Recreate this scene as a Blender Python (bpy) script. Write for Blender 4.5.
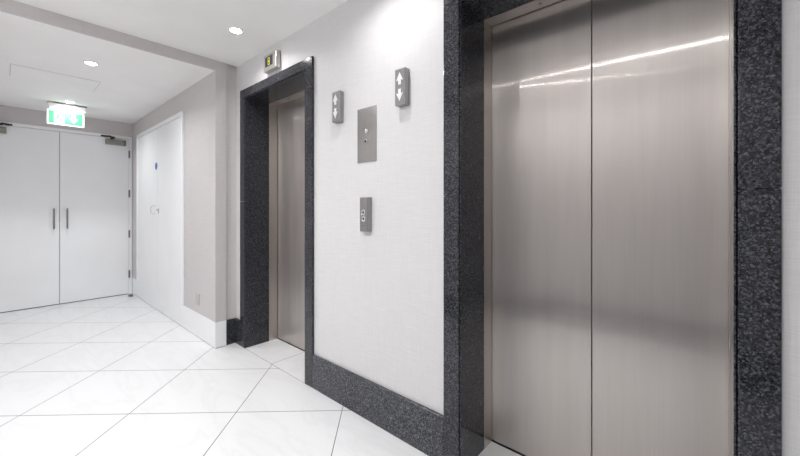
import bpy, bmesh, math, random
from mathutils import Vector, Matrix
for o in list(bpy.data.objects): bpy.data.objects.remove(o)
S = bpy.context.scene
C = S.collection
PI = math.pi

# ------------------------------------------------------------------ camera
cd = bpy.data.cameras.new('camera'); cam = bpy.data.objects.new('camera', cd); C.objects.link(cam)
cam.location = (0, -1.39, 1.2278)
cam.rotation_euler = (PI/2, 0, math.radians(41.48))
cd.sensor_fit = 'HORIZONTAL'; cd.sensor_width = 36; cd.lens = 350.6*36/800
cd.shift_y = -20.7/800; cd.clip_start = 0.02
S.camera = cam
# ------------------------------------------------------------------ world, exposure
w = bpy.data.worlds.new('world'); S.world = w; w.use_nodes = True
w.node_tree.nodes['Background'].inputs[0].default_value = (0.8, 0.85, 1, 1)
w.node_tree.nodes['Background'].inputs[1].default_value = 0.3
S.view_settings.view_transform = 'Standard'; S.view_settings.look = 'None'
S.view_settings.gamma = 1; S.view_settings.use_curve_mapping = False
S.view_settings.exposure = -0.6
WALL_W = 5.5; LOBBY_W = 19.0; HALL_W = 12.0; LAMP_COL = (1.0, 0.99, 0.985)
S.cycles.max_bounces = 16; S.cycles.diffuse_bounces = 10; S.cycles.glossy_bounces = 6

# ------------------------------------------------------------------ materials
def newmat(name):
    m = bpy.data.materials.new(name); m.use_nodes = True
    nt = m.node_tree; return m, nt, nt.nodes['Principled BSDF']
def N(nt, typ, **kw):
    n = nt.nodes.new(typ)
    for k, v in kw.items(): setattr(n, k, v)
    return n
def setv(n, **kw):
    for k, v in kw.items(): n.inputs[k.replace('_', ' ')].default_value = v
def rgba(c): return (c[0], c[1], c[2], 1)
def ramp(nt, fac, stops):
    r = N(nt, 'ShaderNodeValToRGB'); e = r.color_ramp.elements
    while len(e) < len(stops): e.new(0.5)
    for k, (p, c) in enumerate(stops): e[k].position = p; e[k].color = rgba(c)
    nt.links.new(fac, r.inputs[0]); return r
def math_(nt, op, a, b=None, c=None):
    n = N(nt, 'ShaderNodeMath', operation=op)
    for i, v in enumerate((a, b, c)):
        if v is None: continue
        if isinstance(v, (int, float)): n.inputs[i].default_value = v
        else: nt.links.new(v, n.inputs[i])
    return n.outputs[0]
def scaled_coords(nt, sc, rot=(0,0,0)):
    tc = N(nt, 'ShaderNodeTexCoord'); mp = N(nt, 'ShaderNodeMapping')
    mp.inputs['Scale'].default_value = sc; mp.inputs['Rotation'].default_value = rot
    nt.links.new(tc.outputs['Object'], mp.inputs['Vector']); return mp.outputs[0]

def paint(name, col, rough=0.55, var=0.02, spec=0.4):
    m, nt, b = newmat(name)
    n = N(nt, 'ShaderNodeTexNoise'); setv(n, Scale=3.0, Detail=5.0)
    nt.links.new(scaled_coords(nt, (1,1,1)), n.inputs['Vector'])
    r = ramp(nt, n.outputs['Fac'], [(0.3, [c*(1-var) for c in col]), (0.7, [min(1, c*(1+var)) for c in col])])
    nt.links.new(r.outputs[0], b.inputs['Base Color'])
    setv(b, Roughness=rough, Specular_IOR_Level=spec)
    f = N(nt, 'ShaderNodeTexNoise'); setv(f, Scale=220.0, Detail=2.0)
    nt.links.new(scaled_coords(nt, (1,1,1)), f.inputs['Vector'])
    bp = N(nt, 'ShaderNodeBump'); setv(bp, Strength=0.03, Distance=0.002)
    nt.links.new(f.outputs['Fac'], bp.inputs['Height']); nt.links.new(bp.outputs[0], b.inputs['Normal'])
    return m
def linen(name, col):
    """woven vinyl wallcovering: fine horizontal and vertical threads"""
    m, nt, b = newmat(name)
    hs = []
    for sc in ((9, 9, 330), (300, 300, 10)):
        n = N(nt, 'ShaderNodeTexNoise'); setv(n, Scale=1.0, Detail=2.0, Roughness=0.5)
        nt.links.new(scaled_coords(nt, sc), n.inputs['Vector']); hs.append(n.outputs['Fac'])
    s = math_(nt, 'ADD', hs[0], math_(nt, 'MULTIPLY', hs[1], 0.6))
    r = ramp(nt, math_(nt, 'MULTIPLY', s, 0.62), [(0.32, [c*0.93 for c in col]), (0.68, [min(1, c*1.05) for c in col])])
    nt.links.new(r.outputs[0], b.inputs['Base Color'])
    bp = N(nt, 'ShaderNodeBump'); setv(bp, Strength=0.25, Distance=0.002)
    nt.links.new(s, bp.inputs['Height']); nt.links.new(bp.outputs[0], b.inputs['Normal'])
    setv(b, Roughness=0.5, Specular_IOR_Level=0.4)
    return m
def granite(name, rough=0.12, k=1.0):
    m, nt, b = newmat(name)
    v = N(nt, 'ShaderNodeTexVoronoi'); setv(v, Scale=230.0)
    nt.links.new(scaled_coords(nt, (1,1,1)), v.inputs['Vector'])
    sep = N(nt, 'ShaderNodeSeparateColor'); nt.links.new(v.outputs['Color'], sep.inputs[0])
    n = N(nt, 'ShaderNodeTexNoise'); setv(n, Scale=110.0, Detail=4.0)
    nt.links.new(scaled_coords(nt, (1,1,1)), n.inputs['Vector'])
    f = math_(nt, 'ADD', math_(nt, 'MULTIPLY', sep.outputs[0], 0.65), math_(nt, 'MULTIPLY', n.outputs['Fac'], 0.5))
    r = ramp(nt, f, [(0.25, (0.006*k, 0.006*k, 0.0075*k)), (0.5, (0.022*k, 0.023*k, 0.027*k)), (0.72, (0.045*k, 0.047*k, 0.056*k)), (0.98, (0.13*k, 0.136*k, 0.155*k))])
    nt.links.new(r.outputs[0], b.inputs['Base Color'])
    setv(b, Roughness=rough, Specular_IOR_Level=0.4)
    return m
def steel(name, col, rough=0.3, aniso=0.9, sharp=0.0):
    """stainless steel brushed vertically; sharp = share of the polished lobe whose fine scratches smear lights sideways"""
    m, nt, b = newmat(name)
    n = N(nt, 'ShaderNodeTexNoise'); setv(n, Scale=1.0, Detail=4.0, Roughness=0.6)
    nt.links.new(scaled_coords(nt, (260, 260, 1.6)), n.inputs['Vector'])
    n2 = N(nt, 'ShaderNodeTexNoise'); setv(n2, Scale=1.0, Detail=3.0)
    nt.links.new(scaled_coords(nt, (14, 14, 1.2)), n2.inputs['Vector'])
    f = math_(nt, 'ADD', math_(nt, 'MULTIPLY', n.outputs['Fac'], 0.35), math_(nt, 'MULTIPLY', n2.outputs['Fac'], 0.65))
    r = ramp(nt, f, [(0.3, [c*0.91 for c in col]), (0.7, [min(1, c*1.07) for c in col])])
    rr = N(nt, 'ShaderNodeMapRange'); setv(rr, From_Min=0.3, From_Max=0.7, To_Min=rough*0.93, To_Max=rough*1.07)
    nt.links.new(n2.outputs['Fac'], rr.inputs['Value'])
    t = N(nt, 'ShaderNodeTangent', direction_type='RADIAL', axis='Z')
    def lobe(p, an):
        setv(p, Metallic=1.0, Anisotropic=an)
        nt.links.new(r.outputs[0], p.inputs['Base Color'])
        if an: nt.links.new(t.outputs[0], p.inputs['Tangent'])
    lobe(b, aniso); nt.links.new(rr.outputs[0], b.inputs['Roughness'])
    if sharp:
        p = N(nt, 'ShaderNodeBsdfPrincipled'); lobe(p, 1.0); setv(p, Roughness=0.09)
        h = N(nt, 'ShaderNodeTexNoise'); setv(h, Scale=1.0, Detail=1.0)
        nt.links.new(scaled_coords(nt, (2900, 2900, 3)), h.inputs['Vector'])
        g = N(nt, 'ShaderNodeNewGeometry')
        v = N(nt, 'ShaderNodeVectorMath', operation='SUBTRACT'); nt.links.new(h.outputs['Color'], v.inputs[0]); v.inputs[1].default_value = (0.5, 0.5, 0.5)
        v2 = N(nt, 'ShaderNodeVectorMath', operation='MULTIPLY'); nt.links.new(v.outputs[0], v2.inputs[0]); v2.inputs[1].default_value = (1.8, 1.8, 0)
        v3 = N(nt, 'ShaderNodeVectorMath', operation='ADD'); nt.links.new(v2.outputs[0], v3.inputs[0]); nt.links.new(g.outputs['Normal'], v3.inputs[1])
        v4 = N(nt, 'ShaderNodeVectorMath', operation='NORMALIZE'); nt.links.new(v3.outputs[0], v4.inputs[0])
        nt.links.new(v4.outputs[0], p.inputs['Normal'])
        mx = N(nt, 'ShaderNodeMixShader'); mx.inputs[0].default_value = sharp
        nt.links.new(b.outputs[0], mx.inputs[1]); nt.links.new(p.outputs[0], mx.inputs[2])
        nt.links.new(mx.outputs[0], nt.nodes['Material Output'].inputs['Surface'])
    return m
def plain(name, col, rough=0.4, metal=0.0, emit=None, strength=0.0):
    m, nt, b = newmat(name)
    n = N(nt, 'ShaderNodeTexNoise'); setv(n, Scale=40.0)
    nt.links.new(scaled_coords(nt, (1,1,1)), n.inputs['Vector'])
    r = ramp(nt, n.outputs['Fac'], [(0.3, [c*0.97 for c in col]), (0.7, [min(1, c*1.03) for c in col])])
    nt.links.new(r.outputs[0], b.inputs['Base Color'])
    setv(b, Roughness=rough, Metallic=metal)
    if emit: b.inputs['Emission Color'].default_value = rgba(emit); b.inputs['Emission Strength'].default_value = strength
    return m
def tiles(name, diag):
    m, nt, b = newmat(name)
    tc = N(nt, 'ShaderNodeTexCoord'); sp = N(nt, 'ShaderNodeSeparateXYZ')
    nt.links.new(tc.outputs['Object'], sp.inputs[0]); X, Y = sp.outputs[0], sp.outputs[1]
    if diag:
        a = math.radians(43.1); ca, sa = math.cos(a), math.sin(a)
        u = math_(nt, 'ADD', math_(nt, 'MULTIPLY', X, -sa), math_(nt, 'MULTIPLY', Y, ca))
        v = math_(nt, 'ADD', math_(nt, 'MULTIPLY', X, ca), math_(nt, 'MULTIPLY', Y, sa))
        lines = [(u, 1.113, 0.566), (v, -2.502, 0.631)]
    else:
        lines = [(X, -0.404, 2.1734)]
    masks = []; ids = []
    for (c, off, sz) in lines:
        q = math_(nt, 'ADD', math_(nt, 'DIVIDE', math_(nt, 'SUBTRACT', c, off), sz), 0.5)
        ids.append(math_(nt, 'FLOOR', q))
        fr = math_(nt, 'ABSOLUTE', math_(nt, 'SUBTRACT', math_(nt, 'FRACT', q), 0.5))
        masks.append(math_(nt, 'LESS_THAN', fr, 0.0025/sz))
    mk = masks[0] if len(masks) == 1 else math_(nt, 'MAXIMUM', masks[0], masks[1])
    n = N(nt, 'ShaderNodeTexNoise'); setv(n, Scale=1.3, Detail=6.0, Roughness=0.6, Distortion=1.2)
    mp = N(nt, 'ShaderNodeMapping'); mp.inputs['Rotation'].default_value = (0, 0, 0.9); mp.inputs['Scale'].default_value = (0.7, 2.6, 1)
    nt.links.new(tc.outputs['Object'], mp.inputs[0]); nt.links.new(mp.outputs[0], n.inputs['Vector'])
    vein = math_(nt, 'ABSOLUTE', math_(nt, 'SUBTRACT', n.outputs['Fac'], 0.5))
    r = ramp(nt, vein, [(0.0, (0.735, 0.74, 0.75)), (0.05, (0.765, 0.77, 0.78)), (0.3, (0.775, 0.78, 0.79))])
    mx = N(nt, 'ShaderNodeMix', data_type='RGBA')
    nt.links.new(mk, mx.inputs[0]); nt.links.new(r.outputs[0], mx.inputs[6]); mx.inputs[7].default_value = (0.17, 0.17, 0.18, 1)
    nt.links.new(mx.outputs[2], b.inputs['Base Color'])
    setv(b, Roughness=0.32, Specular_IOR_Level=0.4)
    bp = N(nt, 'ShaderNodeBump'); setv(bp, Strength=0.3, Distance=0.001); bp.invert = True
    nt.links.new(mk, bp.inputs['Height']); nt.links.new(bp.outputs[0], b.inputs['Normal'])
    return m

M = dict(
    lift_wall=linen('pale linen wallcovering', (0.69, 0.685, 0.69)),
    hall_wall=linen('warm grey linen wallcovering', (0.60, 0.57, 0.57)),
    ceiling=paint('white ceiling paint', (0.90, 0.893, 0.885), 0.7),
    white=paint('white gloss joinery paint', (0.88, 0.89, 0.90), 0.35),
    granite=granite('polished charcoal granite'),
    granite_base=granite('honed charcoal granite', 0.25, 1.6),  # same stone as the surround, colour lightened to paint in stronger light
    steel=steel('vertically brushed stainless steel', (0.64, 0.597, 0.57), 0.40, 0.92, 0.17),
    steel_trim=steel('satin stainless trim', (0.58, 0.545, 0.515), 0.30, 0.5),
    plate=steel('satin stainless faceplate', (0.40, 0.395, 0.39), 0.24, 0.5),
    lantern=steel('grey metal casing', (0.36, 0.36, 0.36), 0.38, 0.0),
    lantern_face=steel('matt grey metal face', (0.30, 0.30, 0.30), 0.55, 0.0),
    chrome=plain('polished chrome', (0.8, 0.8, 0.8), 0.12, 1.0),
    silver=plain('silver painted casing', (0.55, 0.54, 0.51), 0.3, 0.85),
    grey_metal=plain('dark satin metal', (0.22, 0.22, 0.22), 0.4, 0.9),
    bronze=plain('bronze grey closer casing', (0.30, 0.285, 0.26), 0.42, 0.7),
    black=plain('black', (0.008, 0.008, 0.009), 0.4),
    gap=plain('dark shadow gap filler', (0.02, 0.02, 0.02), 0.7),
    arrow=plain('white arrow lens', (0.8, 0.8, 0.82), 0.35),
    amber=plain('amber display segment', (0.5, 0.42, 0.05), 0.4, 0, (0.75, 0.7, 0.15), 0.45),
    screen=plain('dark display window', (0.02, 0.022, 0.026), 0.12),
    exit_green=plain('lit green sign', (0.008, 0.07, 0.03), 0.6, 0, (0.09, 0.78, 0.40), 1.0),
    exit_white=plain('lit white sign', (0.4, 0.42, 0.41), 0.6, 0, (0.9, 1.0, 0.96), 1.1),
    exit_body=plain('white sign housing', (0.85, 0.86, 0.86), 0.4),
    brass=plain('brass contact', (0.6, 0.5, 0.15), 0.4, 0.6),
    lens=plain('downlight lens', (0.9, 0.9, 0.9), 0.4, 0, LAMP_COL, 70.0),
    ring=plain('white downlight trim', (0.85, 0.85, 0.85), 0.4),
    blue=plain('blue sign disc', (0.02, 0.12, 0.42), 0.4),
    outlet=plain('light grey plastic plate', (0.50, 0.49, 0.48), 0.4),
    floor=tiles('white diagonal floor tiles', True), sill_floor=tiles('white landing tiles', False),
)
# ------------------------------------------------------------------ mesh helpers
def box(bm, x0, x1, y0, y1, z0, z1, bevel=0.0, seg=2):
    r = bmesh.ops.create_cube(bm, size=1)
    vs = r['verts']
    for v in vs:
        v.co = Vector(((x0+x1)/2 + v.co.x*(x1-x0), (y0+y1)/2 + v.co.y*(y1-y0), (z0+z1)/2 + v.co.z*(z1-z0)))
    if bevel:
        es = list({e for v in vs for e in v.link_edges})
        bmesh.ops.bevel(bm, geom=es, offset=bevel, segments=seg, affect='EDGES', profile=0.5)
def cyl(bm, c, axis, r, h, r2=None, seg=24):
    rot = {'X': Matrix.Rotation(PI/2, 4, 'Y'), 'Y': Matrix.Rotation(PI/2, 4, 'X'), 'Z': Matrix.Identity(4)}[axis]
    bmesh.ops.create_cone(bm, cap_ends=True, segments=seg, radius1=r, radius2=r if r2 is None else r2, depth=h, matrix=Matrix.Translation(Vector(c)) @ rot)
def lathe(bm, prof, c=(0,0,0), seg=32):
    rings = []
    for (r, z) in prof:
        rings.append([bm.verts.new((c[0]+r*math.cos(2*PI*k/seg), c[1]+r*math.sin(2*PI*k/seg), c[2]+z)) for k in range(seg)])
    for a, b in zip(rings, rings[1:]):
        for k in range(seg): bm.faces.new((a[k], a[(k+1) % seg], b[(k+1) % seg], b[k]))
    return rings
def tube(bm, pts, r, seg=10):
    pts = [Vector(p) for p in pts]; rings = []
    for i, p in enumerate(pts):
        d = (pts[min(i+1, len(pts)-1)] - pts[max(i-1, 0)]).normalized()
        u = d.cross(Vector((0.13, 0.31, 0.94))).normalized(); v = d.cross(u)
        rings.append([bm.verts.new(p + u*r*math.cos(2*PI*k/seg) + v*r*math.sin(2*PI*k/seg)) for k in range(seg)])
    for a, b in zip(rings, rings[1:]):
        for k in range(seg): bm.faces.new((a[k], a[(k+1) % seg], b[(k+1) % seg], b[k]))
    bm.faces.new(rings[0][::-1]); bm.faces.new(rings[-1])
def prism(bm, poly, plane, depth0, depth1):
    """extrude a 2-D outline; plane 'XZ' goes along y, 'YZ' along x"""
    def P(a, b, d): return (a, d, b) if plane == 'XZ' else (d, a, b)
    A = [bm.verts.new(P(a, b, depth0)) for a, b in poly]; B = [bm.verts.new(P(a, b, depth1)) for a, b in poly]
    n = len(poly)
    bm.faces.new(A); bm.faces.new(B[::-1])
    for k in range(n): bm.faces.new((A[k], B[k], B[(k+1) % n], A[(k+1) % n]))
def obj(name, fill, m, parent=None, smooth=False, loc=None):
    bm = bmesh.new(); fill(bm)
    bmesh.ops.recalc_face_normals(bm, faces=bm.faces[:])
    me = bpy.data.meshes.new(name); bm.to_mesh(me); bm.free()
    if smooth:
        for p in me.polygons: p.use_smooth = True
        me.set_sharp_from_angle(angle=math.radians(40))
    me.materials.append(m)
    o = bpy.data.objects.new(name, me); C.objects.link(o)
    if parent: o.parent = parent
    if loc: o.location = loc
    return o
def struct(name, fill, m, parent=None, label=None):
    o = obj(name, fill, m, parent)
    o['kind'] = 'structure'
    if label: o['label'] = label
    return o
def tag(o, label, cat, group=None):
    o['label'] = label; o['category'] = cat
    if group: o['group'] = group
    return o
def thing(name, label, cat, loc=(0,0,0), group=None):
    o = bpy.data.objects.new(name, None); C.objects.link(o); o.location = loc; o.empty_display_size = 0.1
    return tag(o, label, cat, group)
def dup(root, loc, label):
    r = root.copy(); C.objects.link(r); r.location = loc; r['label'] = label
    for ch in list(root.children):
        c = ch.copy(); C.objects.link(c); c.parent = r
        for g in list(ch.children):
            d = g.copy(); C.objects.link(d); d.parent = c
    return r

# ------------------------------------------------------------------ dimensions
NEAR, FAR = -0.404, -2.5774           # centres of the two lift openings
HW, OW = 0.455, 0.5497                # half opening, half outer width
OH, FH = 2.178, 2.26                  # opening height, frame height
WY = 0.018                            # face of the lift wall
ZH, ZL = 2.503, 2.4175                # lobby and corridor ceilings
XP, XC, XF = -3.2145, -3.2365, -6.17  # pier face, set-back face, far wall
YE = -0.172                           # corridor right wall
XR, YB, YL = 2.6, -1.90, -1.70        # lobby end wall, wall behind the camera, corridor left wall

# ------------------------------------------------------------------ room shell
struct('floor', lambda bm: box(bm, -6.4, XR+0.2, YB-0.2, 0.0, -0.1, 0), M['floor'])
def landing(bm):
    for c in (NEAR, FAR): box(bm, c-HW-0.03, c+HW+0.03, 0.003, 0.40, -0.1, 0)
struct('floor_landing', landing, M['sill_floor'])
struct('floor_joint', lambda bm: [box(bm, c-HW-0.03, c+HW+0.03, 0.0, 0.003, -0.1, -0.0004) for c in (NEAR, FAR)], M['gap'])
for a, b in ((XC-0.25, FAR-OW+0.03), (FAR+OW-0.03, NEAR-OW+0.03), (NEAR+OW-0.03, XR+0.2)):
    struct('wall_right', lambda bm: box(bm, a, b, WY, 0.40, 0, ZH+0.1), M['lift_wall'])
for c in (FAR, NEAR):
    struct('wall_right', lambda bm: box(bm, c-OW+0.03, c+OW-0.03, WY, 0.40, FH-0.02, ZH+0.1), M['lift_wall'])
struct('wall_end', lambda bm: box(bm, XC-0.3, XC, -0.08, WY, 0, ZH+0.1), M['hall_wall'])
def corridor_right(bm):
    box(bm, XF-0.2, XP, YE, -0.08, 0.227, ZH+0.1)
struct('wall_corridor_right', corridor_right, M['hall_wall'])
struct('wall_corridor_left', lambda bm: box(bm, XF-0.2, XP, YL-0.15, YL, 0, ZH+0.1), M['hall_wall'])
struct('wall_far', lambda bm: box(bm, XF-0.2, XF-0.045, YL, YE, 0, ZL+0.1), M['hall_wall'])
def far_face(bm):
    box(bm, XF-0.045, XF, -0.178, YE, 0, ZL); box(bm, XF-0.045, XF, YL, -1.662, 0, ZL); box(bm, XF-0.045, XF, -1.662, -0.178, 2.224, ZL)
struct('wall_far_face', far_face, M['hall_wall'])
struct('wall_left', lambda bm: box(bm, XP, XR+0.2, YB-0.15, YB, 0, ZH+0.1), M['lift_wall'])
struct('wall_left_return', lambda bm: box(bm, XP-0.15, XP, YB-0.15, YL-0.15, 0, ZH+0.1), M['hall_wall'])
struct('wall_lobby_end', lambda bm: box(bm, XR, XR+0.2, YB, WY, 0, ZH+0.1), M['lift_wall'])
struct('ceiling', lambda bm: box(bm, XP, XR+0.2, YB-0.15, 0.05, ZH, ZH+0.1), M['ceiling'])
struct('ceiling_corridor', lambda bm: box(bm, XF-0.2, XP-0.012, YL, YE, ZL, ZL+0.1), M['ceiling'])
struct('trim_bulkhead', lambda bm: box(bm, XP-0.012, XP, YL, YE, ZL, ZH+0.05), M['hall_wall'])
# baseboards
struct('baseboard_corridor', lambda bm: box(bm, XF, XP+0.001, YE-0.001, -0.08, 0.004, 0.227, 0.001, 1), M['white'])
struct('baseboard_corridor_shadow', lambda bm: box(bm, XF, XP-0.003, YE+0.003, -0.09, 0, 0.004), M['gap'])
def gran_base(bm):
    a, b = FAR+OW+0.0005, NEAR-OW-0.0005; mid = -1.615
    for p, q in ((a, mid-0.0008), (mid+0.0008, b)): box(bm, p, q, 0.0, WY, 0, 0.225, 0.002, 1)
struct('baseboard_right', gran_base, M['granite_base'])
struct('baseboard_end', lambda bm: (box(bm, XC, FAR-OW-0.0005, 0.0, WY, 0, 0.222, 0.002, 1), box(bm, XC, XC+0.015, -0.079, 0.0, 0, 0.222, 0.002, 1)), M['granite'])
struct('baseboard_left', lambda bm: box(bm, XP+0.05, XR, YB, YB+0.018, 0, 0.225), M['granite_base'])
struct('baseboard_lobby_end', lambda bm: box(bm, XR-0.018, XR, YB+0.018, WY, 0, 0.225), M['granite_base'])
struct('baseboard_near', lambda bm: box(bm, NEAR+OW+0.0005, XR-0.018, 0.0, WY, 0, 0.225, 0.002, 1), M['granite_base'])

# ------------------------------------------------------------------ lifts
def make_lift():
    t = thing('lift', 'large stainless steel lift doors in dark granite surround, nearest the viewer', 'lift', (NEAR, 0, 0), 'lift entrances along the wall')
    G = M['granite']
    for s in (-1, 1):
        def post(bm, s=s):
            x0, x1 = sorted((s*(HW+0.0085), s*OW))
            box(bm, x0, x1, 0.0, 0.0178, 0, 1.279, 0.004, 2); box(bm, x0, x1, 0.0, 0.0178, 1.2804, OH+0.008, 0.004, 2)
        obj('architrave_post', post, M['granite_base'] if False else G, t)
        def lin(bm, s=s):
            x0, x1 = sorted((s*HW, s*(HW+0.03)))
            box(bm, x0, x1, 0.046, 0.225, 0, OH+0.03)
            x0, x1 = sorted((s*HW, s*(HW+0.0055)))
            box(bm, x0, x1, 0.004, 0.05, 0, OH+0.005, 0.0018, 2)
        obj('reveal_lining', lin, G, t)
        def jamb(bm, s=s):
            x0, x1 = sorted((s*(HW-0.001), s*(HW+0.03)))
            box(bm, x0, x1, 0.2255, 0.306, 0, OH+0.03)
        obj('steel_jamb', jamb, M['steel_trim'], t)
    def head(bm):
        box(bm, -OW, OW, 0.0, 0.0178, OH+0.009, FH, 0.004, 2)
    obj('architrave_head', head, G, t)
    def soffit(bm):
        box(bm, -HW, HW, 0.046, 0.225, OH, OH+0.03); box(bm, -HW, HW, 0.004, 0.05, OH, OH+0.0055, 0.0018, 2)
    obj('soffit_lining', soffit, G, t)
    h = obj('steel_head', lambda bm: box(bm, -HW+0.001, HW-0.001, 0.2255, 0.306, OH-0.001, OH+0.03), M['steel_trim'], t)
    kh = obj('release_keyhole', lambda bm: lathe(bm, [(0.0001, -0.0025), (0.004, -0.0025), (0.0045, -0.0005), (0.009, -0.0015), (0.0095, 0)], (-0.188, 0.264, OH-0.001)), M['bronze'], h)
    J = 0.017
    for s in (-1, 1):
        def panel(bm, s=s):
            x0, x1 = (-HW-0.02, J-0.0022) if s < 0 else (J+0.0022, HW+0.02)
            box(bm, x0, x1, 0.312, 0.345, 0.006, OH+0.02, 0.0012, 2)
        p = obj('door_panel', panel, M['steel'], t)
    obj('car_door', lambda bm: box(bm, -HW-0.03, HW+0.03, 0.365, 0.38, 0.0005, OH+0.03), M['gap'], t)  # black backing panel, paints the darkness seen through the door gap
    obj('sill', lambda bm: box(bm, -HW-0.02, HW+0.02, 0.3065, 0.36, 0.0005, 0.004), M['gap'], t)  # near-black strip, paints the shade line under the landing doors
    return t
lift = make_lift()
dup(lift, (FAR, 0, 0), 'narrow-looking stainless steel lift in dark granite surround, farther along beside the corridor')

# ------------------------------------------------------------------ wall fixtures
def arrow(cx, cz, wd, ht, up):
    s = 1 if up else -1
    pts = [(0, 0.5), (0.5, -0.18), (0.2, -0.10), (0.2, -0.5), (-0.2, -0.5), (-0.2, -0.10), (-0.5, -0.18)]
    return [(cx+a*wd, cz+s*b*ht) for a, b in pts]
FD = WY-0.036
def lantern(cx, label):
    t = thing('hall_lantern', label, 'lift indicator', (cx, WY, 1.856), 'up and down arrow indicators on the lift wall')
    obj('casing', lambda bm: box(bm, -0.036, 0.036, -0.036, 0.0, -0.096, 0.096, 0.004, 2), M['lantern'], t)
    obj('faceplate', lambda bm: box(bm, -0.031, 0.031, -0.0375, -0.036, -0.090, 0.090, 0.0005, 1), M['lantern_face'], t)
    for up, z in ((True, 0.043), (False, -0.043)):
        obj('arrow_light', lambda bm: prism(bm, arrow(0, z, 0.048, 0.064, up), 'XZ', -0.0395, -0.0375), M['arrow'], t)
    return t
LA = lantern(-1.749, 'small grey up and down arrow indicator beside far granite frame, left of steel plate')
LB = dup(LA, (-1.214, WY, 1.858), 'small grey up and down arrow indicator right of steel plate, nearest the large lift')
# key switch plate
t = thing('key_switch_plate', 'flush rectangular brushed steel plate with key switch, between the two arrow indicators', 'control panel', (-1.502, WY, 1.651))
obj('faceplate', lambda bm: box(bm, -0.081, 0.081, -0.003, 0, -0.160, 0.160, 0.0008, 1), M['plate'], t)
cb = obj('chrome_button', lambda bm: lathe(bm, [(0.0135, 0.0), (0.0135, 0.004), (0.010, 0.0075), (0.004, 0.009), (0.0001, 0.0092)]), M['chrome'], t, True, (0.0, -0.003, 0.022))
cb.rotation_euler = (PI/2, 0, 0)
ks = obj('key_switch', lambda bm: lathe(bm, [(0.0115, 0.0), (0.0115, 0.004), (0.009, 0.005), (0.0001, 0.005)]), M['silver'], t, True, (-0.006, -0.003, -0.038))
ks.rotation_euler = (PI/2, 0, 0)
obj('keyway', lambda bm: cyl(bm, (0, 0, 0.0054), 'Z', 0.0078, 0.0012), M['black'], ks)
# call button station
t = thing('call_button_panel', 'narrow grey metal lift call panel with two buttons, lowest on the wall', 'call button', (-1.497, WY, 1.187))
obj('casing', lambda bm: box(bm, -0.0355, 0.0355, -0.030, 0, -0.100, 0.100, 0.003, 2), M['lantern'], t)
obj('faceplate', lambda bm: box(bm, -0.0315, 0.0315, -0.0315, -0.030, -0.096, 0.096, 0.0005, 1), M['plate'], t)
for up, z in ((True, 0.012), (False, -0.026)):
    b = obj('call_button', lambda bm: lathe(bm, [(0.0165, 0.0), (0.0165, 0.003), (0.0145, 0.0045), (0.0135, 0.003), (0.0001, 0.003)]), M['chrome'], t, True, (0, -0.0315, z))
    b.rotation_euler = (PI/2, 0, 0)
    a = obj('button_arrow', lambda bm: prism(bm, arrow(0, 0, 0.014, 0.016, up), 'XZ', -0.001, 0.0), M['black'], b, False, (0, 0, 0.0033))
    a.rotation_euler = (-PI/2, 0, 0)
obj('seam_line', lambda bm: box(bm, -0.032, 0.032, -0.0320, -0.0315, -0.0655, -0.064), M['grey_metal'], t)
# floor position indicator above the far lift
t = thing('floor_indicator', 'silver box with dark lit display, above the farther lift', 'floor display', (-2.56, WY, 2.362))
obj('casing', lambda bm: box(bm, -0.098, 0.098, -0.040, 0, -0.068, 0.068, 0.008, 3), M['silver'], t)
sc = obj('display', lambda bm: box(bm, -0.066, 0.046, -0.0415, -0.040, -0.034, 0.042, 0.0005, 1), M['screen'], t)
def digit(bm):
    # seven-segment style figure
    x0, x1, z0, z1, zm, q = -0.026, 0.006, -0.027, 0.031, 0.002, 0.008
    for (a, b, c, d) in ((x0, x1, z1-q, z1), (x0, x1, z0, z0+q), (x1-q, x1, z0, z1), (x0, x0+q, z0, z1), (x0, x1, zm-q/2, zm+q/2)):
        box(bm, a, b, -0.0425, -0.0415, c, d)
obj('lit_digit', digit, M['amber'], sc)

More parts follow.
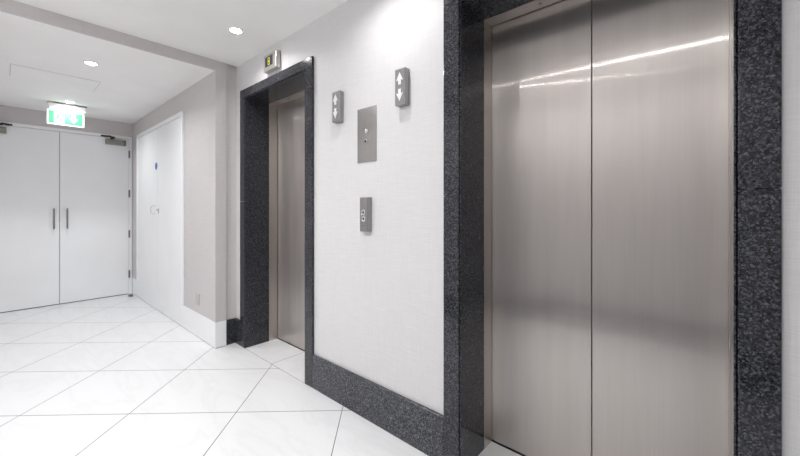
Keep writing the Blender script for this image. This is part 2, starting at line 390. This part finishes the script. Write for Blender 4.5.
# ------------------------------------------------------------------ corridor joinery
DX = XF + 0.008     # face of the double doors
def frame_far(bm):
    box(bm, XF-0.04, XF+0.014, -0.214, -0.178, 0, 2.224, 0.002, 1); box(bm, XF-0.04, XF+0.014, -1.662, -1.626, 0, 2.224, 0.002, 1)
    box(bm, XF-0.04, XF+0.014, -1.626, -0.214, 2.186, 2.224, 0.002, 1)
struct('trim_1', frame_far, M['white'])
def double_leaf(name, y0, y1, hinge_y, hy, s, lab):
    d = struct(name, lambda bm: box(bm, XF-0.038, DX, y0, y1, 0.008, 2.182, 0.0015, 1), M['white'], None, lab)
    def pull(bm):
        z0, z1 = 0.955, 1.215
        tube(bm, [(DX, hy, z0+0.02), (DX+0.03, hy, z0+0.02)], 0.006); tube(bm, [(DX, hy, z1-0.02), (DX+0.03, hy, z1-0.02)], 0.006)
        box(bm, DX+0.026, DX+0.044, hy-0.009, hy+0.009, z0, z1, 0.005, 2)
    obj('handle', pull, M['plate'], d)
    for z in (1.975, 1.42, 0.852, 0.285):
        obj('hinge', lambda bm: (cyl(bm, (DX+0.008, hinge_y, z), 'Z', 0.008, 0.105, seg=12), box(bm, DX-0.001, DX+0.0035, hinge_y-0.011, hinge_y+0.011, z-0.05, z+0.05)), M['grey_metal'], d)
    ya, yb = hinge_y - s*0.265, hinge_y - s*0.045
    c = obj('door_closer', lambda bm: box(bm, DX, DX+0.05, min(ya, yb), max(ya, yb), 2.085, 2.158, 0.006, 2), M['bronze'], d)
    obj('end_cap', lambda bm: box(bm, DX+0.002, DX+0.052, *sorted((yb, yb - s*0.035)), 2.083, 2.160, 0.008, 2), M['grey_metal'], c)
    yc = hinge_y - s*0.20
    def arm(bm):
        cyl(bm, (DX+0.028, yc, 2.164), 'Z', 0.014, 0.018, seg=16)
        tube(bm, [(DX+0.028, yc, 2.170), (DX+0.07, yc + s*0.02, 2.178), (DX+0.12, yc - s*0.03, 2.178)], 0.013)
        tube(bm, [(DX+0.12, yc - s*0.03, 2.184), (DX+0.05, yc - s*0.08, 2.190), (XF+0.016, yc - s*0.09, 2.196)], 0.011)
        box(bm, XF+0.014, XF+0.026, yc - s*0.09-0.022, yc - s*0.09+0.022, 2.188, 2.206, 0.002, 1)
    obj('closer_arm', arm, M['black'], c)
    return d
double_leaf('door_1', -0.9165, -0.2165, -0.208, -0.851, 1, 'right leaf of the white double doors at the corridor end')
double_leaf('door_2', -1.6235, -0.9215, -1.632, -0.972, -1, 'left leaf of the white double doors at the corridor end')
struct('trim_2', lambda bm: box(bm, XF-0.04, XF-0.030, -0.93, -0.91, 0.0, 2.18), M['gap'])  # near-black strip painting the shade between the two leaves
struct('trim_3', lambda bm: box(bm, XF-0.04, XF+0.006, -1.626, -0.214, 0.0, 0.006), M['gap'])  # near-black strip painting the shade below the leaves
# riser cupboard doors in the corridor's right wall
def frame_cup(bm):
    y0, y1 = YE-0.018, YE
    box(bm, -4.055, -4.013, y0, y1, 0.222, 2.208, 0.0015, 1); box(bm, -5.857, -5.815, y0, y1, 0.222, 2.208, 0.0015, 1)
    box(bm, -5.815, -4.055, y0, y1, 2.166, 2.208, 0.0015, 1)
struct('trim_4', frame_cup, M['white'])
d3 = struct('door_3', lambda bm: box(bm, -5.812, -4.923, YE-0.006, YE, 0.228, 2.163, 0.001, 1), M['white'], None, 'far leaf of the white cupboard doors on the corridor side wall')
d4 = struct('door_4', lambda bm: box(bm, -4.917, -4.058, YE-0.006, YE, 0.228, 2.163, 0.001, 1), M['white'], None, 'near leaf of the white cupboard doors on the corridor side wall')
def dpull(bm):
    y = YE-0.006
    tube(bm, [(-5.01, y, 1.245), (-5.01, y-0.022, 1.245), (-5.055, y-0.03, 1.235), (-5.07, y-0.032, 1.198), (-5.055, y-0.03, 1.160), (-5.01, y-0.022, 1.15), (-5.01, y, 1.15)], 0.0035)
obj('pull_handle', dpull, M['silver'], d3, True)
def fsign(bm): cyl(bm, (-4.965, YE-0.0075, 1.72), 'Y', 0.042, 0.003, seg=32)
sg = obj('door_sign', fsign, M['blue'], d3)
sg['label'] = 'round blue sign on white door'
obj('keyhole_plate', lambda bm: (box(bm, -4.885, -4.855, YE-0.010, YE-0.006, 1.155, 1.215, 0.001, 1), tube(bm, [(-4.87, YE-0.010, 1.198), (-4.87, YE-0.03, 1.198)], 0.008)), M['silver'], d4)
# outlet plate
struct('trim_5', lambda bm: (box(bm, -4.923, -4.917, YE-0.001, YE, 0.228, 2.163), box(bm, -5.815, -4.055, YE-0.001, YE, 2.163, 2.166)), M['grey_metal'])  # dark strips painting shade into the cupboard door gaps
t = thing('wall_outlet', 'faint grey outlet plate on the corridor wall above white skirting', 'wall outlet', (-3.625, YE, 0.36))
obj('faceplate', lambda bm: box(bm, -0.043, 0.043, -0.009, 0, -0.05, 0.05, 0.002, 2), M['outlet'], t)
obj('rocker', lambda bm: box(bm, -0.014, 0.014, -0.012, -0.009, -0.022, 0.022, 0.001, 1), M['outlet'], t)
# door stop
t = thing('door_stop', 'small dark dome door stop on the floor in the corridor corner', 'door stop', (-5.965, -0.232, 0))
obj('base', lambda bm: lathe(bm, [(0.0001, 0.0), (0.034, 0.0), (0.034, 0.006), (0.030, 0.009), (0.0001, 0.009)]), M['silver'], t, True)
obj('rubber_buffer', lambda bm: lathe(bm, [(0.026, 0.009), (0.027, 0.022), (0.02, 0.032), (0.0001, 0.035)]), M['grey_metal'], t, True)

# ------------------------------------------------------------------ emergency exit sign
EX = -5.56; EY = -0.905
t = thing('exit_sign', 'lit green emergency exit sign hanging from the corridor ceiling above white double doors', 'exit sign', (EX, EY, ZL))
hb = obj('housing', lambda bm: box(bm, -0.04, 0.035, -0.155, 0.165, -0.082, -0.012, 0.008, 2), M['exit_body'], t)
obj('mounting_plate', lambda bm: box(bm, -0.043, 0.038, -0.155, 0.17, -0.012, 0.0), M['grey_metal'], t)
obj('contact_tab', lambda bm: box(bm, 0.0385, 0.041, -0.155, -0.112, -0.016, -0.001), M['brass'], t)
pn = obj('sign_panel', lambda bm: box(bm, 0.000, 0.012, -0.165, 0.150, -0.252, -0.082, 0.003, 1), M['exit_white'], t)
pn['label'] = 'glowing white panel with green pictogram'
def green(bm):
    x0, x1 = 0.0125, 0.0135
    box(bm, x0, x1, -0.148, -0.106, -0.236, -0.098); box(bm, x0, x1, -0.022, 0.134, -0.236, -0.098)
    box(bm, x0, x1, -0.106, -0.038, -0.104, -0.098); box(bm, x0, x1, -0.106, -0.038, -0.236, -0.230)
obj('green_field', green, M['exit_green'], pn)
def man(bm):
    x0, x1 = 0.0125, 0.0138
    def bar(pts, wd):
        for (a, b) in zip(pts, pts[1:]):
            dy, dz = b[0]-a[0], b[1]-a[1]; l = math.hypot(dy, dz); ny, nz = -dz/l*wd/2, dy/l*wd/2
            prism(bm, [(a[0]+ny, a[1]+nz), (b[0]+ny, b[1]+nz), (b[0]-ny, b[1]-nz), (a[0]-ny, a[1]-nz)], 'YZ', x0, x1)
    cyl(bm, ((x0+x1)/2, -0.062, -0.121), 'X', 0.009, x1-x0, seg=16)
    bar([(-0.068, -0.133), (-0.078, -0.175)], 0.015)
    bar([(-0.077, -0.172), (-0.060, -0.190), (-0.066, -0.216)], 0.009)
    bar([(-0.078, -0.172), (-0.084, -0.198), (-0.102, -0.204)], 0.009)
    bar([(-0.068, -0.137), (-0.055, -0.155), (-0.044, -0.148)], 0.006)
    bar([(-0.068, -0.137), (-0.088, -0.143), (-0.094, -0.160)], 0.006)
obj('running_figure', man, M['exit_green'], pn)
obj('down_arrow', lambda bm: prism(bm, [(0.056+a*0.075, -0.167+b*0.10) for a, b in ((0, -0.5), (0.5, 0.0), (0.2, 0.0), (0.2, 0.5), (-0.2, 0.5), (-0.2, 0.0), (-0.5, 0.0))], 'YZ', 0.0136, 0.0142), M['exit_white'], pn)

# ------------------------------------------------------------------ ceiling access hatch
t = thing('ceiling_hatch', 'square white access hatch outline in the corridor ceiling', 'access hatch', (-4.54, -1.065, ZL))
obj('hatch_panel', lambda bm: box(bm, -0.20, 0.20, -0.285, 0.285, -0.004, -0.001, 0.001, 1), M['ceiling'], t)
obj('hatch_frame', lambda bm: box(bm, -0.204, 0.204, -0.289, 0.289, -0.0015, 0.0), M['outlet'], t)

# ------------------------------------------------------------------ downlights
def downlight(x, y, z, label, watts, group, col=LAMP_COL):
    t = thing('downlight', label, 'ceiling light', (x, y, z), group)
    obj('trim_ring', lambda bm: lathe(bm, [(0.050, 0.0), (0.049, -0.004), (0.044, -0.006), (0.037, -0.004), (0.034, 0.0)]), M['ring'], t, True)
    obj('lens', lambda bm: lathe(bm, [(0.035, 0.0), (0.035, -0.0055), (0.032, -0.0075), (0.02, -0.009), (0.0001, -0.0095)]), M['lens'], t)
    ld = bpy.data.lights.new('lamp', 'AREA'); ld.shape = 'DISK'; ld.size = 0.055; ld.energy = watts; ld.color = col
    ld.spread = math.radians(148)
    l = bpy.data.objects.new('lamp', ld); C.objects.link(l); l.parent = t; l.location = (0, 0, -0.0115)
    return t
G1 = 'downlights in the lobby ceiling'; G2 = 'downlights in the corridor ceiling'
downlight(-2.558, -0.281, ZH, 'round recessed downlight in the higher ceiling, above the farther lift', WALL_W, G1)
for x, wt in ((-1.255, WALL_W), (1.35, WALL_W*0.7)): downlight(x, -0.32, ZH, 'round recessed downlight in the lobby ceiling out of frame, close to the lift wall', wt, G1)
for x in (-2.7, -1.6, -0.3): downlight(x, -1.52, ZH, 'round recessed downlight in the lobby ceiling out of frame, away from the lift wall', LOBBY_W, G1)
downlight(-3.823, -0.912, ZL, 'round recessed downlight in the lower corridor ceiling, nearer than the hatch', HALL_W, G2, (0.965, 0.985, 1.0))
downlight(-5.417, -0.892, ZL, 'round recessed downlight in the corridor ceiling just in front of green exit sign', HALL_W, G2, (0.965, 0.985, 1.0))
